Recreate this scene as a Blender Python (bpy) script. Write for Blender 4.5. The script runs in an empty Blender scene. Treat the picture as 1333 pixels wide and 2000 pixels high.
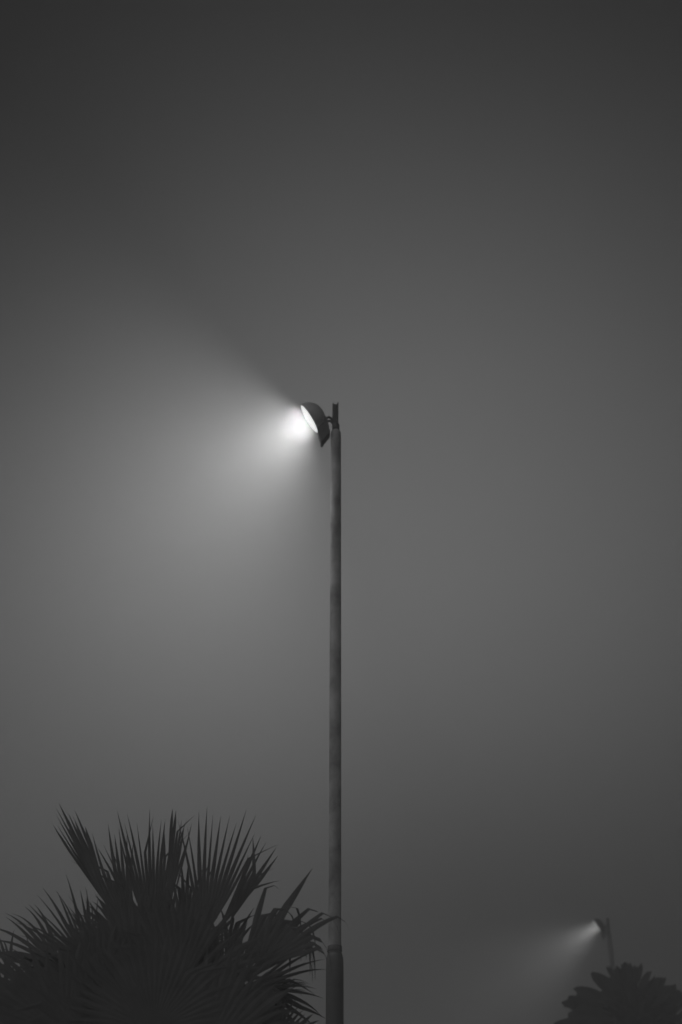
import bpy, bmesh, math, random
from mathutils import Vector, Matrix
R = math.radians
random.seed(7)
sc = bpy.context.scene
col = sc.collection

# ------------------------------------------------------------------ camera
EYE = Vector((0, 0, 1.6)); PITCH = R(29.5); FPX = 2777.8
cam_d = bpy.data.cameras.new("camera"); cam = bpy.data.objects.new("camera", cam_d); col.objects.link(cam)
cam.location = EYE; cam.rotation_euler = (math.pi / 2 + PITCH, 0, 0)
cam_d.sensor_fit = 'VERTICAL'; cam_d.sensor_height = 36; cam_d.sensor_width = 24; cam_d.lens = 50
cam_d.clip_start = 0.05; cam_d.clip_end = 2000
cam_d.dof.use_dof = True; cam_d.dof.focus_distance = 8.4; cam_d.dof.aperture_fstop = 1.8
sc.camera = cam
FWD = Vector((0, math.cos(PITCH), math.sin(PITCH))); UPV = Vector((0, -math.sin(PITCH), math.cos(PITCH))); RGT = Vector((1, 0, 0))

def ray(px, py):                       # direction in which a point of the photograph lies
    return (FWD * FPX + RGT * (px - 666.5) + UPV * (1000 - py)).normalized()
def at(px, py, y):                     # the world point in that direction at the distance y ahead
    d = ray(px, py); return EYE + d * (y / d.y)

# ------------------------------------------------------------------ night sky
W = bpy.data.worlds.new("World"); sc.world = W; W.use_nodes = True
nt = W.node_tree; nt.nodes.clear()
def N(t, **k):
    n = nt.nodes.new(t)
    for a, b in k.items(): setattr(n, a, b)
    return n
def M(op, a, b=None):
    n = N('ShaderNodeMath', operation=op)
    for i, v in enumerate((a, b)):
        if v is None: continue
        if isinstance(v, (int, float)): n.inputs[i].default_value = v
        else: nt.links.new(v, n.inputs[i])
    return n.outputs[0]
tc = N('ShaderNodeTexCoord')
def dot(v):
    n = N('ShaderNodeVectorMath', operation='DOT_PRODUCT')
    nt.links.new(tc.outputs['Generated'], n.inputs[0]); n.inputs[1].default_value = v
    return n.outputs['Value']
no = N('ShaderNodeTexNoise'); no.inputs['Scale'].default_value = 3.2; no.inputs['Detail'].default_value = 3; no.inputs['Roughness'].default_value = .45
mpn = N('ShaderNodeMapping'); mpn.inputs['Scale'].default_value = (1, 1, 1.8); nt.links.new(tc.outputs['Generated'], mpn.inputs[0]); nt.links.new(mpn.outputs[0], no.inputs['Vector'])
wisp = M('ADD', M('MULTIPLY', no.outputs['Fac'], .16), .92)      # faint drifts in the far fog
def lobe(c, su_neg, su_pos, sv_neg, sv_pos, amp):      # soft patch of sky glow round the direction c
    c = Vector(c).normalized(); u = c.cross(Vector((0, 0, 1))).normalized(); v = u.cross(c)
    du, dv, dc = dot(u), dot(v), dot(c)
    a = M('DIVIDE', M('MINIMUM', du, 0), su_neg); b = M('DIVIDE', M('MAXIMUM', du, 0), su_pos)
    e = M('DIVIDE', M('MINIMUM', dv, 0), sv_neg); f = M('DIVIDE', M('MAXIMUM', dv, 0), sv_pos)
    s = M('ADD', M('ADD', M('MULTIPLY', a, a), M('MULTIPLY', b, b)), M('ADD', M('MULTIPLY', e, e), M('MULTIPLY', f, f)))
    g = M('POWER', math.e, M('MULTIPLY', s, -1))
    return M('MULTIPLY', M('MULTIPLY', g, M('MAXIMUM', dc, 0)), M('MULTIPLY', wisp, amp))
sky = N('ShaderNodeTexSky'); sky.sky_type = 'NISHITA'; sky.sun_disc = False
sky.sun_elevation = R(-3); sky.sun_rotation = R(200)
bw = N('ShaderNodeRGBToBW'); nt.links.new(sky.outputs[0], bw.inputs[0])
SKY = 0.05
tot = M('ADD', M('MULTIPLY', bw.outputs[0], SKY), 0.002)
tot = M('ADD', tot, lobe(ray(720, 1110), 0.235, 0.305, 0.205, 0.285, 0.158))      # fog glow ahead
tot = M('ADD', tot, lobe((-0.8, -1, 0.3), 1.1, 1.1, 1.1, 1.1, 0.60))            # unseen glow added behind, to the left, to lift pole, palm and fog
bg = N('ShaderNodeBackground'); out = N('ShaderNodeOutputWorld')
nt.links.new(tot, bg.inputs[0]); bg.inputs[1].default_value = 1
nt.links.new(bg.outputs[0], out.inputs[0])

sc.view_settings.view_transform = 'Standard'; sc.view_settings.look = 'None'
sc.view_settings.exposure = 0; sc.view_settings.gamma = 1
sc.render.dither_intensity = 1.0
cy = sc.cycles
cy.use_denoising = True
try: cy.denoiser = 'OPENIMAGEDENOISE'
except Exception: pass
cy.max_bounces = 6; cy.diffuse_bounces = 3; cy.glossy_bounces = 3; cy.volume_bounces = 1; cy.transmission_bounces = 3
cy.sample_clamp_indirect = 4

# ------------------------------------------------------------------ helpers
def tag(o, label=None, cat=None, group=None, kind=None):
    for k, v in (('label', label), ('category', cat), ('group', group), ('kind', kind)):
        if v: o[k] = v
    return o
def obj(name, bm, m, parent=None, smooth=False):
    me = bpy.data.meshes.new(name); bmesh.ops.recalc_face_normals(bm, faces=bm.faces); bm.to_mesh(me); bm.free()
    if smooth:
        for p in me.polygons: p.use_smooth = True
    o = bpy.data.objects.new(name, me); col.objects.link(o); me.materials.append(m)
    if parent: o.parent = parent
    return o
def empty(name, loc, rz=0):
    o = bpy.data.objects.new(name, None); o.empty_display_size = .2; col.objects.link(o)
    o.location = loc; o.rotation_euler = (0, 0, rz); return o
def mat(name, c, rough, metal=0.0, var=0.0, scale=5.0, bump=0.0, spec=0.5, stretch=(1, 1, 1), trans=None):
    m = bpy.data.materials.new(name); m.use_nodes = True; t = m.node_tree; b = t.nodes['Principled BSDF']
    b.inputs['Roughness'].default_value = rough; b.inputs['Metallic'].default_value = metal
    b.inputs['Specular IOR Level'].default_value = spec
    co = t.nodes.new('ShaderNodeTexCoord'); mp = t.nodes.new('ShaderNodeMapping'); mp.inputs['Scale'].default_value = stretch
    no = t.nodes.new('ShaderNodeTexNoise'); no.inputs['Scale'].default_value = scale; no.inputs['Detail'].default_value = 6
    no.inputs['Roughness'].default_value = .65
    t.links.new(co.outputs['Object'], mp.inputs[0]); t.links.new(mp.outputs[0], no.inputs['Vector'])
    r = t.nodes.new('ShaderNodeValToRGB'); r.color_ramp.elements[0].position = .35; r.color_ramp.elements[1].position = .65
    lo, hi = c * (1 - var), c * (1 + var)
    r.color_ramp.elements[0].color = (lo, lo, lo, 1); r.color_ramp.elements[1].color = (hi, hi, hi, 1)
    t.links.new(no.outputs['Fac'], r.inputs[0]); t.links.new(r.outputs[0], b.inputs['Base Color'])
    if bump:
        bu = t.nodes.new('ShaderNodeBump'); bu.inputs['Strength'].default_value = bump; bu.inputs['Distance'].default_value = .01
        t.links.new(no.outputs['Fac'], bu.inputs['Height']); t.links.new(bu.outputs[0], b.inputs['Normal'])
    return m
M_POLE = mat('galvanised_steel', .25, .85, 0, .5, 7, .3, spec=.25, stretch=(1, 1, .7))
M_BASE = mat('dark_base_paint', .05, .6, 0, .3, 10, .1)
M_COLLAR = mat('weathered_collar', .07, .8, 0, .3, 16, .1, spec=.2)
M_HOUS = mat('aluminium_housing', .36, .45, 0, .2, 14, .1)
M_DARK = mat('dark_cast_iron', .02, .5, 0, .3, 20, .1)
M_LEAF = mat('palm_leaf', .085, .6, 0, .15, 9, 0, spec=.12)
M_FARLEAF = mat('broad_leaf', .03, .6, 0, .3, 6, 0, spec=.1)
M_DEAD = mat('dead_palm_leaf', .10, .8, 0, .3, 9, .2, spec=.1)
M_TRUNK = mat('palm_trunk', .12, .9, 0, .4, 14, .6, stretch=(1, 1, 3))
M_GROUND = mat('grass_ground', .06, .9, 0, .4, 3, .5)
M_ROAD = mat('asphalt', .05, .85, 0, .25, 30, .3)
def mat_emit(name, c, s):
    m = bpy.data.materials.new(name); m.use_nodes = True; b = m.node_tree.nodes['Principled BSDF']
    b.inputs['Base Color'].default_value = (.6, .6, .6, 1); b.inputs['Emission Color'].default_value = (c, c, c, 1)
    b.inputs['Emission Strength'].default_value = s; b.inputs['Roughness'].default_value = .2
    return m
M_LENS = mat_emit('lit_glass', 1, .85)

def lathe(bm, prof, n=32, mtx=None, cap0=False, cap1=False):
    rings = []
    for r, z in prof:
        ring = [bm.verts.new(Vector((r * math.cos(2 * math.pi * i / n), r * math.sin(2 * math.pi * i / n), z))) for i in range(n)]
        rings.append(ring)
    for a, b in zip(rings, rings[1:]):
        for i in range(n): bm.faces.new((a[i], a[(i + 1) % n], b[(i + 1) % n], b[i]))
    if cap0: bm.faces.new(rings[0])
    if cap1: bm.faces.new(rings[-1])
    if mtx is not None: bmesh.ops.transform(bm, matrix=mtx, verts=[v for r in rings for v in r])
def tube(bm, pts, rad, n=10, cap=True):
    pts = [Vector(p) for p in pts]; rings = []
    for i, p in enumerate(pts):
        t = (pts[min(i + 1, len(pts) - 1)] - pts[max(i - 1, 0)]).normalized()
        a = t.cross(Vector((0, 1, 0.01))).normalized(); b = t.cross(a)
        r = rad[i] if isinstance(rad, (list, tuple)) else rad
        rings.append([bm.verts.new(p + a * (r * math.cos(2 * math.pi * k / n)) + b * (r * math.sin(2 * math.pi * k / n))) for k in range(n)])
    for a, b in zip(rings, rings[1:]):
        for k in range(n): bm.faces.new((a[k], a[(k + 1) % n], b[(k + 1) % n], b[k]))
    if cap: bm.faces.new(rings[0]); bm.faces.new(rings[-1])
def box(bm, c, s):
    r = bmesh.ops.create_cube(bm, size=1); bmesh.ops.scale(bm, vec=s, verts=r['verts']); bmesh.ops.translate(bm, vec=c, verts=r['verts'])
    return r['verts']
def prism(bm, poly, y0, y1):                # poly in (x, z)
    a = [bm.verts.new((x, y0, z)) for x, z in poly]; b = [bm.verts.new((x, y1, z)) for x, z in poly]
    n = len(poly); bm.faces.new(a); bm.faces.new(b)
    for i in range(n): bm.faces.new((a[i], a[(i + 1) % n], b[(i + 1) % n], b[i]))

# ------------------------------------------------------------------ ground and road
def sheet(name, x0, x1, y0, y1, z, m):
    bm = bmesh.new(); nx, ny = 24, 24
    g = [[bm.verts.new((x0 + (x1 - x0) * i / nx, y0 + (y1 - y0) * j / ny, z)) for j in range(ny + 1)] for i in range(nx + 1)]
    for i in range(nx):
        for j in range(ny): bm.faces.new((g[i][j], g[i + 1][j], g[i + 1][j + 1], g[i][j + 1]))
    return tag(obj(name, bm, m), kind='structure')
sheet('ground', -190, 190, -190, 190, 0, M_GROUND)
sheet('road', -9, -2.6, -80, 120, .004, M_ROAD)

# ------------------------------------------------------------------ street lamps
FC = Vector((-.210, 0, 7.894)); TILT = R(32)
def street_lamp(loc, rz, label, power, yaw, beams, soft, m_pole=None, m_head=None):
    m_pole = m_pole or M_POLE; m_head = m_head or M_HOUS
    root = empty('street_lamp', loc, rz)
    tag(root, label, 'street lamp', 'floodlight lamps along the road')
    bm = bmesh.new(); lathe(bm, [(.0425, 3.66), (.0425, 5.2), (.042, 6.8), (.041, 7.745), (.038, 7.768), (.026, 7.782)], cap1=True)
    obj('pole', bm, m_pole, root, True)
    bm = bmesh.new(); lathe(bm, [(.058, .02), (.058, 3.60), (.056, 3.655), (.047, 3.685), (.0428, 3.69)])
    obj('pole_base', bm, M_BASE, root, True)
    bm = bmesh.new(); lathe(bm, [(.048, 3.695), (.048, 3.73), (.0428, 3.735)]); obj('collar', bm, M_DARK if m_pole is M_BASE else M_COLLAR, root, True)
    bm = bmesh.new(); box(bm, (0, 0, .012), (.32, .32, .024))
    for a in (-1, 1):
        for b in (-1, 1): lathe(bm, [(.014, .024), (.014, .045)], 6, Matrix.Translation((a * .12, b * .12, 0)), cap1=True)
    obj('base_plate', bm, M_BASE, root)
    # open steel channel on top of the pole
    bm = bmesh.new()
    box(bm, (-.004, .018, 7.91), (.046, .008, .27)); box(bm, (.015, -.002, 7.91), (.008, .032, .27)); box(bm, (-.023, -.002, 7.905), (.008, .032, .26))
    bmesh.ops.rotate(bm, cent=(0, 0, 7.9), matrix=Matrix.Rotation(R(6), 3, 'Z'), verts=bm.verts)
    lathe(bm, [(.011, -.026), (.011, .026)], 6, Matrix.Translation((.002, 0, 7.86)) @ Matrix.Rotation(R(90), 4, 'X'), True, True)
    obj('mounting_post', bm, M_DARK, root)
    # head
    n = Matrix.Rotation(yaw, 3, 'Z') @ Vector((-math.cos(TILT), 0, -math.sin(TILT)))
    q = n.to_track_quat('Z', 'Y').to_matrix().to_4x4()
    mtx = Matrix.Translation(FC) @ q
    bm = bmesh.new()
    prof = [(.130, .004), (.135, -.004), (.134, -.022), (.128, -.042), (.118, -.062), (.103, -.082), (.084, -.099), (.060, -.112), (.034, -.120), (.008, -.123)]
    lathe(bm, prof, 40, mtx, cap1=True)
    hs = obj('lamp_housing', bm, m_head, root, True)
    bm = bmesh.new(); lathe(bm, [(.126, .0), (.126, .006), (.129, .008), (.133, .007), (.136, .002), (.138, -.010), (.136, -.012)], 40, mtx)
    obj('rim', bm, M_HOUS, hs, True)
    bm = bmesh.new(); lathe(bm, [(.126, .003), (.122, .007), (.112, .010), (.09, .012), (.06, .013), (.03, .0135), (.004, .014)], 40, mtx, cap1=True)
    obj('lens', bm, M_LENS, hs, True)
    bm = bmesh.new()
    prism(bm, [(-.118, 7.895), (-.080, 7.900), (-.074, 7.872), (-.062, 7.80), (-.045, 7.755), (-.050, 7.735), (-.075, 7.705), (-.105, 7.655), (-.118, 7.650), (-.140, 7.735), (-.150, 7.80)], -.045, .045)
    bmesh.ops.bevel(bm, geom=bm.edges[:], offset=.006, segments=2, affect='EDGES')
    gb = obj('control_gear_box', bm, M_DARK, root)
    bm = bmesh.new(); lathe(bm, [(.012, 0), (.012, .02), (.006, .024)], 12, Matrix.Translation((-.112, 0, 7.652)) @ Matrix.Rotation(math.pi, 4, 'X'), cap1=True)
    obj('cable_gland', bm, M_DARK, gb, True)
    bm = bmesh.new()
    for s in (-1, 1):
        tube(bm, [(-.085, s * .03, 7.80), (-.078, s * .03, 7.875), (-.060, s * .028, 7.893), (-.040, s * .022, 7.886), (-.024, s * .014, 7.858), (-.016, s * .010, 7.83)], .0105, 8)
    box(bm, (-.016, 0, 7.828), (.028, .05, .04))
    obj('bracket', bm, M_DARK, root)
    bm = bmesh.new(); lathe(bm, [(.046, 7.80), (.046, 7.845)], 24, None, True, True) if 0 else lathe(bm, [(.026, 7.785), (.029, 7.79), (.029, 7.835), (.027, 7.84)], 24)
    obj('clamp', bm, M_DARK, root, True)
    # main beam, thrown steeper than the glass, and a weak wide spill
    for spread, share, dip, size, off in beams:
        l = bpy.data.lights.new('lamp_light', 'AREA'); l.shape = 'DISK'; l.size = size; l.energy = power * share; l.spread = R(spread)
        l.use_nodes = True; ln = l.node_tree; fo = ln.nodes.new('ShaderNodeLightFalloff')      # smoothing added to weaken the glow close to the lens
        fo.inputs['Strength'].default_value = 1; fo.inputs['Smooth'].default_value = soft
        ln.links.new(fo.outputs['Quadratic'], ln.nodes['Emission'].inputs['Strength'])
        lo = bpy.data.objects.new('lamp_light', l); col.objects.link(lo); lo.parent = root
        m = Matrix.Rotation(yaw, 3, 'Z') @ Vector((-math.cos(TILT + R(dip)), 0, -math.sin(TILT + R(dip))))
        lo.location = FC + n * off; lo.rotation_euler = (-m).to_track_quat('Z', 'Y').to_euler()
    return root
Y1 = 9.6
POWER = 152
p = at(656.5, 850, Y1); street_lamp((p.x, Y1, 0), 0, 'tall lamp post with brightly lit floodlight in the middle, beam pointing left', POWER, R(-7), ((98, .22, 13, .20, .034), (150, .78, 0, .244, .0165)), .0015)
e2 = PITCH + math.atan((1000 - 1794) / FPX)
Y2 = (8.05 - 1.6) / math.tan(e2) * .997
p = at(1190, 1820, Y2); street_lamp((p.x, Y2, 0), 0, 'small distant lamp post at lower right rising behind a dark tree crown', POWER * .22, R(-17), ((76, .8, -2, .20, .022), (140, .2, 0, .236, .0165)), .0, M_BASE, M_DARK)

# ------------------------------------------------------------------ fan palms
GR = Vector((0, 0, -1))
def fan_leaf(bm, H, U, Nn, L, a0, a1, nseg, split, droop, wob=.12, cup=.25, wid=1.0, taper=.35, kink=None):
    """pleated fan blade: hub H, mid direction U, facing Nn; segments joined up to split, free and drooping beyond"""
    U = U.normalized(); S = U.cross(Nn).normalized() * -1; S = -S if False else S; Nn = S.cross(U).normalized() * -1
    da = (a1 - a0) / nseg
    for k in range(nseg):
        a = a0 + da * (k + .5); l = L * (1 - taper * abs((k + .5) / nseg - .5) ** 2 * 2) * random.uniform(.88, 1.06)
        sp = split * random.uniform(.85, 1.12)
        d = U * math.cos(a) + S * math.sin(a); s = (-U * math.sin(a) + S * math.cos(a))
        bend = random.gauss(0, wob); twist = random.gauss(0, wob); drp = droop * random.uniform(.6, 1.4); kk = kink and kink * random.uniform(.78, 1.45)
        if random.random() < .05: continue
        brk = random.uniform(.62, .85) if random.random() < .13 else 9; bs = random.choice((-1, 1)) * random.uniform(.25, .7)
        prev = None; pos = H.copy(); dirv = d.copy(); last = 0
        for i in range(12):
            t = i / 11.0
            step = (t - last) * l; last = t
            if t > sp:
                q = (t - sp)
                if kk and t > kk: dirv = (dirv * .5 + GR * .42).normalized()
                if t > brk: dirv = (dirv + s * bs + GR * .35).normalized(); brk = 9
                dirv = (dirv + s * bend * .12 + Nn * twist * .12 + GR * drp * q * .55).normalized()
            pos = pos + dirv * step
            wj = t * l * math.tan(da / 2) * 1.0
            w = wj if t <= sp else sp * l * math.tan(da / 2) * max(0.03, 1 - ((t - sp) / (1 - sp)) ** 1.3) * wid
            if t <= .02: w = .004
            c = Nn * (cup * t * t * l * .3)
            pl = Nn * (w * .16)
            row = [bm.verts.new(pos + c - s * w), bm.verts.new(pos + c + pl), bm.verts.new(pos + c + s * w)]
            if prev:
                bm.faces.new((prev[0], prev[1], row[1], row[0])); bm.faces.new((prev[1], prev[2], row[2], row[1]))
            prev = row
def frond(root, base, H, U, Nn, L, a0, a1, nseg=30, split=.5, droop=.6, m=None, pr=.011, name='frond', **k):
    """petiole from the crown to the hub H, then the blade (world coordinates; stored relative to the palm)"""
    o = root.location; bm = bmesh.new()
    fan_leaf(bm, H - o, U, Nn, L, R(a0), R(a1), nseg, split, droop, **k)
    mid = (base + H) / 2 + Vector((0, 0, .12 * (H - base).length))
    pts = [(base.lerp(mid, t).lerp(mid.lerp(H, t), t)) - o for t in (0, .2, .4, .6, .8, 1)]
    tube(bm, pts, [pr * 1.3, pr * 1.2, pr * 1.1, pr, pr * .9, pr * .8], 6)
    return obj(name, bm, m or M_LEAF, root)
def trunk(root, h, r):
    bm = bmesh.new(); prof = [(r * 1.5, -.05), (r * 1.25, .15)]
    z = .15; i = 0
    while z < h:
        z += .07; i += 1
        prof += [(r * (1.08 if i % 2 else 1.0) * random.uniform(.98, 1.03), z)]
    lathe(bm, prof, 18, cap1=True)
    for v in bm.verts:
        a = math.atan2(v.co.y, v.co.x); v.co.x += math.sin(v.co.z * 1.3) * .02; v.co.xy *= 1 + .04 * math.sin(a * 5 + v.co.z * 9)
    t = obj('trunk', bm, M_TRUNK, root, True)
    bm = bmesh.new()                           # stubs of cut leaf stalks below the crown
    for k in range(46):
        zz = h - 1.1 + 1.1 * k / 46; a = k * 2.4
        d = Vector((math.cos(a), math.sin(a), 0)); b = d * r * .9 + Vector((0, 0, zz))
        tube(bm, [b, b + d * .06 + Vector((0, 0, .06)), b + d * .10 + Vector((0, 0, .16))], [.022, .018, .012], 6)
    obj('leaf_stubs', bm, M_DEAD, t)

# near palm -------------------------------------------------
YP = 7.2
c = at(300, 1900, YP)
palm = empty('fan_palm', (c.x, YP, 0))
tag(palm, 'large dark fan palm at lower left, leaf tips hanging in front of tall lamp post', 'palm tree')
CR = Vector((c.x, YP, c.z - .25))              # heart of the crown
trunk(palm, CR.z, .15)
def pf(hx, hy, dy, tx, ty, L, a0, a1, nseg, split, droop, face=(0, -1, .35), tilt=0.0, **k):
    """hub and pointing direction given by where they lie in the photograph, dy metres before (-) or behind (+) the trunk"""
    H = at(hx, hy, YP + dy); T = at(tx, ty, YP + dy + tilt)
    U = (T - H).normalized(); scale = (T - H).length
    base = CR + (H - CR) * .18
    frond(palm, base, H, U, Vector(face).normalized(), L * YP / (FPX * .93), a0, a1, nseg, split, droop, **k)
# upright leaves
pf(300, 1860, .10, 262, 1600, 262, -27, 20, 19, .60, .06, wob=.10)
pf(232, 1800, -.15, 128, 1595, 232, -6, 9, 8, .74, .03, wob=.07, taper=.05)
pf(225, 1800, -.2, 120, 1640, 190, -16, -4, 3, .78, .06, wob=.07, taper=.05)
pf(250, 1830, .3, 205, 1610, 222, -16, 18, 10, .60, .04)
pf(320, 1830, -.1, 350, 1615, 222, -8, 8, 9, .80, .02, wob=.05, taper=.05)
pf(360, 1830, .25, 380, 1700, 145, -22, 22, 9, .6, .1)
pf(395, 1840, -.1, 470, 1612, 238, -15, 30, 12, .50, .10, wob=.08, taper=.2)
pf(425, 1820, .15, 540, 1655, 205, -8, 12, 5, .66, .10, wob=.08)
pf(450, 1800, .05, 545, 1695, 130, 6, 30, 3, .5, .2, wob=.12)
# right, arching over and hanging in front of the lamp post
pf(470, 1890, -.35, 560, 1780, 195, -38, 26, 9, .56, .5, wob=.2, kink=.72)
pf(500, 1890, -.5, 640, 1815, 205, -16, 40, 9, .50, .6, wob=.2, kink=.62)
pf(500, 1905, -.4, 600, 1845, 175, -5, 60, 8, .50, .9, wob=.2, kink=.5)
pf(440, 1870, .2, 475, 1780, 105, -25, 25, 5, .5, .3, wob=.2)
pf(490, 1930, -.2, 620, 1885, 140, -22, 26, 6, .40, .3, wob=.2)
pf(505, 1925, .1, 600, 1990, 140, -25, 30, 6, .45, .4, wob=.15)
# left
pf(172, 1885, -.2, 100, 1760, 158, -42, 34, 14, .42, .2, wob=.12)
pf(180, 1840, .2, 150, 1750, 95, -25, 25, 6, .4, .3, wob=.2)
pf(120, 1890, .1, 5, 1815, 160, -40, 30, 10, .45, .4, wob=.16)
pf(90, 1950, -.3, -20, 1890, 140, -50, 55, 14, .5, .7, wob=.2)
pf(20, 1900, .3, -60, 1810, 100, -45, 45, 10, .45, .9, wob=.2)
# broad leaves facing the viewer in the middle of the crown
for hx, hy, dy, tx, ty, L in ((270, 1930, -.55, 250, 1760, 165), (350, 1930, -.6, 370, 1760, 160), (200, 1950, -.6, 150, 1850, 130), (430, 1950, -.5, 480, 1860, 125),
                              (300, 2010, -.8, 300, 1860, 165), (130, 2020, -.7, 70, 1930, 160), (430, 2020, -.7, 490, 1930, 130), (310, 1900, .45, 300, 1740, 150),
                              (220, 2070, -.8, 160, 1930, 190), (390, 2070, -.8, 440, 1930, 180), (20, 2020, -.3, -60, 1930, 140), (520, 2060, -.3, 570, 1990, 100),
                              (350, 1860, -.3, 380, 1740, 110), (250, 1850, -.3, 240, 1740, 115)):
    pf(hx, hy, dy, tx, ty, L, -95, 95, 30, .66, .6, wob=.16)
for k in range(50):
    az = k * 2.39996; el = R(random.uniform(-65, 30))
    r = random.uniform(.30, .52)
    d = Vector((math.cos(az) * math.cos(el), math.sin(az) * math.cos(el), math.sin(el)))
    H = CR + Vector((0, 0, -.06)) + d * r
    Nn = (Vector((d.x, d.y, 0)) * -.6 + Vector((0, 0, 1.0)) + Vector((random.gauss(0, .25), random.gauss(0, .25), 0))).normalized()
    U = (d + Vector((0, 0, -.15))).normalized()
    old = el < R(-25)
    frond(palm, CR + d * .08, H, U, Nn, random.uniform(.30, .40), -95, 95, 24, .60, 1.1 + .6 * old, M_DEAD if el < R(-45) else M_LEAF, wob=.18)

# ------------------------------------------------------------------ broad-leaved tree
YQ = 20.0
c2 = at(1250, 2000, YQ)
tree = empty('broadleaf_tree', (c2.x, YQ, 0))
tag(tree, 'blurred dark tree with broad blunt leaves in lower right corner', 'tree')
TO = tree.location.copy(); HC = c2.z
PX = YQ / (FPX * .93)
def leaf(bm, base, tip, width, nrm):
    wf = random.choice((.55, .75, 1.0)); d = tip - base; L = d.length; d.normalize(); s = d.cross(nrm).normalized(); nn = s.cross(d); prev = None
    for i in range(9):
        t = i / 8; w = width * .5 * (max(0.0, math.sin(math.pi * min(1, t * .93 + .05))) ** wf); p = base + d * (L * t) + nn * (-.12 * L * t * t) - TO
        row = [bm.verts.new(p - s * w), bm.verts.new(p - nn * w * .25), bm.verts.new(p + s * w)]
        if prev:
            bm.faces.new((prev[0], prev[1], row[1], row[0])); bm.faces.new((prev[1], prev[2], row[2], row[1]))
        prev = row
bm = bmesh.new()
for bx, by, tx, ty, w in ((1175, 1968, 1100, 1953, 24), (1195, 1962, 1124, 1926, 26), (1195, 1972, 1145, 1928, 24), (1150, 1975, 1112, 1945, 22), (1210, 1945, 1160, 1897, 26), (1205, 1960, 1175, 1900, 24),
                          (1218, 1940, 1190, 1884, 12), (1220, 1940, 1207, 1884, 20), (1230, 1940, 1224, 1878, 22), (1238, 1930, 1254, 1880, 13), (1245, 1940, 1272, 1894, 10),
                          (1250, 1955, 1288, 1906, 22), (1262, 1965, 1312, 1922, 26), (1285, 1985, 1345, 1938, 28), (1280, 1960, 1328, 1932, 16), (1270, 1950, 1300, 1908, 12), (1240, 1935, 1240, 1884, 9), (1190, 1990, 1112, 1976, 28), (1180, 2010, 1086, 1994, 30), (1170, 2030, 1080, 2020, 30)):
    for dy in (-.25, .2):
        for q in range(2):
            jx, jy = random.uniform(-9, 9), random.uniform(-7, 9)
            leaf(bm, at(bx + jx, by + jy, YQ), at(tx + jx + random.uniform(0, 14) * (1 if tx < 1230 else -1), ty + jy + 8, YQ + dy), w * PX * random.uniform(.4, .8), Vector((random.gauss(0, .3), -1, .3)).normalized())
        j = random.uniform(-3, 3)
        leaf(bm, at(bx + j, by, YQ + dy), at(tx + j * .4, ty + abs(dy) * 6, YQ + dy * 1.4), w * PX, Vector((random.gauss(0, .3), -1, .3)).normalized())
for k in range(700):
    u = Vector((random.gauss(0, 1), random.gauss(0, 1), random.gauss(0, 1))).normalized() * random.uniform(.2, .86)
    b = Vector((c2.x, YQ, HC - .12)) + Vector((u.x * .70, u.y * .75, u.z * .62))
    d = (u + Vector((random.gauss(0, .25), random.gauss(0, .25), random.gauss(0, .25) + .1))).normalized()
    leaf(bm, b, b + d * random.uniform(.18, .30), random.uniform(.08, .15), Vector((random.gauss(0, .5), random.gauss(0, .5), 1)).normalized())
crown = obj('crown', bm, M_FARLEAF, tree)
bm = bmesh.new()
tube(bm, [(0, 0, -.05), (.04, .02, 1.2), (-.03, 0, 2.4), (.02, .02, HC - .7)], [.14, .11, .09, .07], 12)
obj('trunk', bm, M_TRUNK, tree, True)
for k in range(7):
    a = k * .9; bm = bmesh.new(); b = Vector((.02, .02, HC - .8)); e = Vector((math.cos(a) * .42, math.sin(a) * .45, HC - .1 + .12 * math.sin(k * 2)))
    tube(bm, [b, b.lerp(e, .5) + Vector((0, 0, -.06)), e], [.045, .03, .015], 8); obj('branch', bm, M_TRUNK, tree, True)

# ------------------------------------------------------------------ haze (fog)
bm = bmesh.new(); box(bm, (0, 0, 4.1), (400, 400, 10.2)); hz = bpy.data.materials.new('fog'); hz.use_nodes = True
t = hz.node_tree; t.nodes.clear(); pv = t.nodes.new('ShaderNodeVolumePrincipled'); mo = t.nodes.new('ShaderNodeOutputMaterial')
pv.inputs['Color'].default_value = (.92, .92, .92, 1); pv.inputs['Density'].default_value = .022; pv.inputs['Anisotropy'].default_value = .1
t.links.new(pv.outputs[0], mo.inputs['Volume'])
tag(obj('haze', bm, hz), kind='stuff')
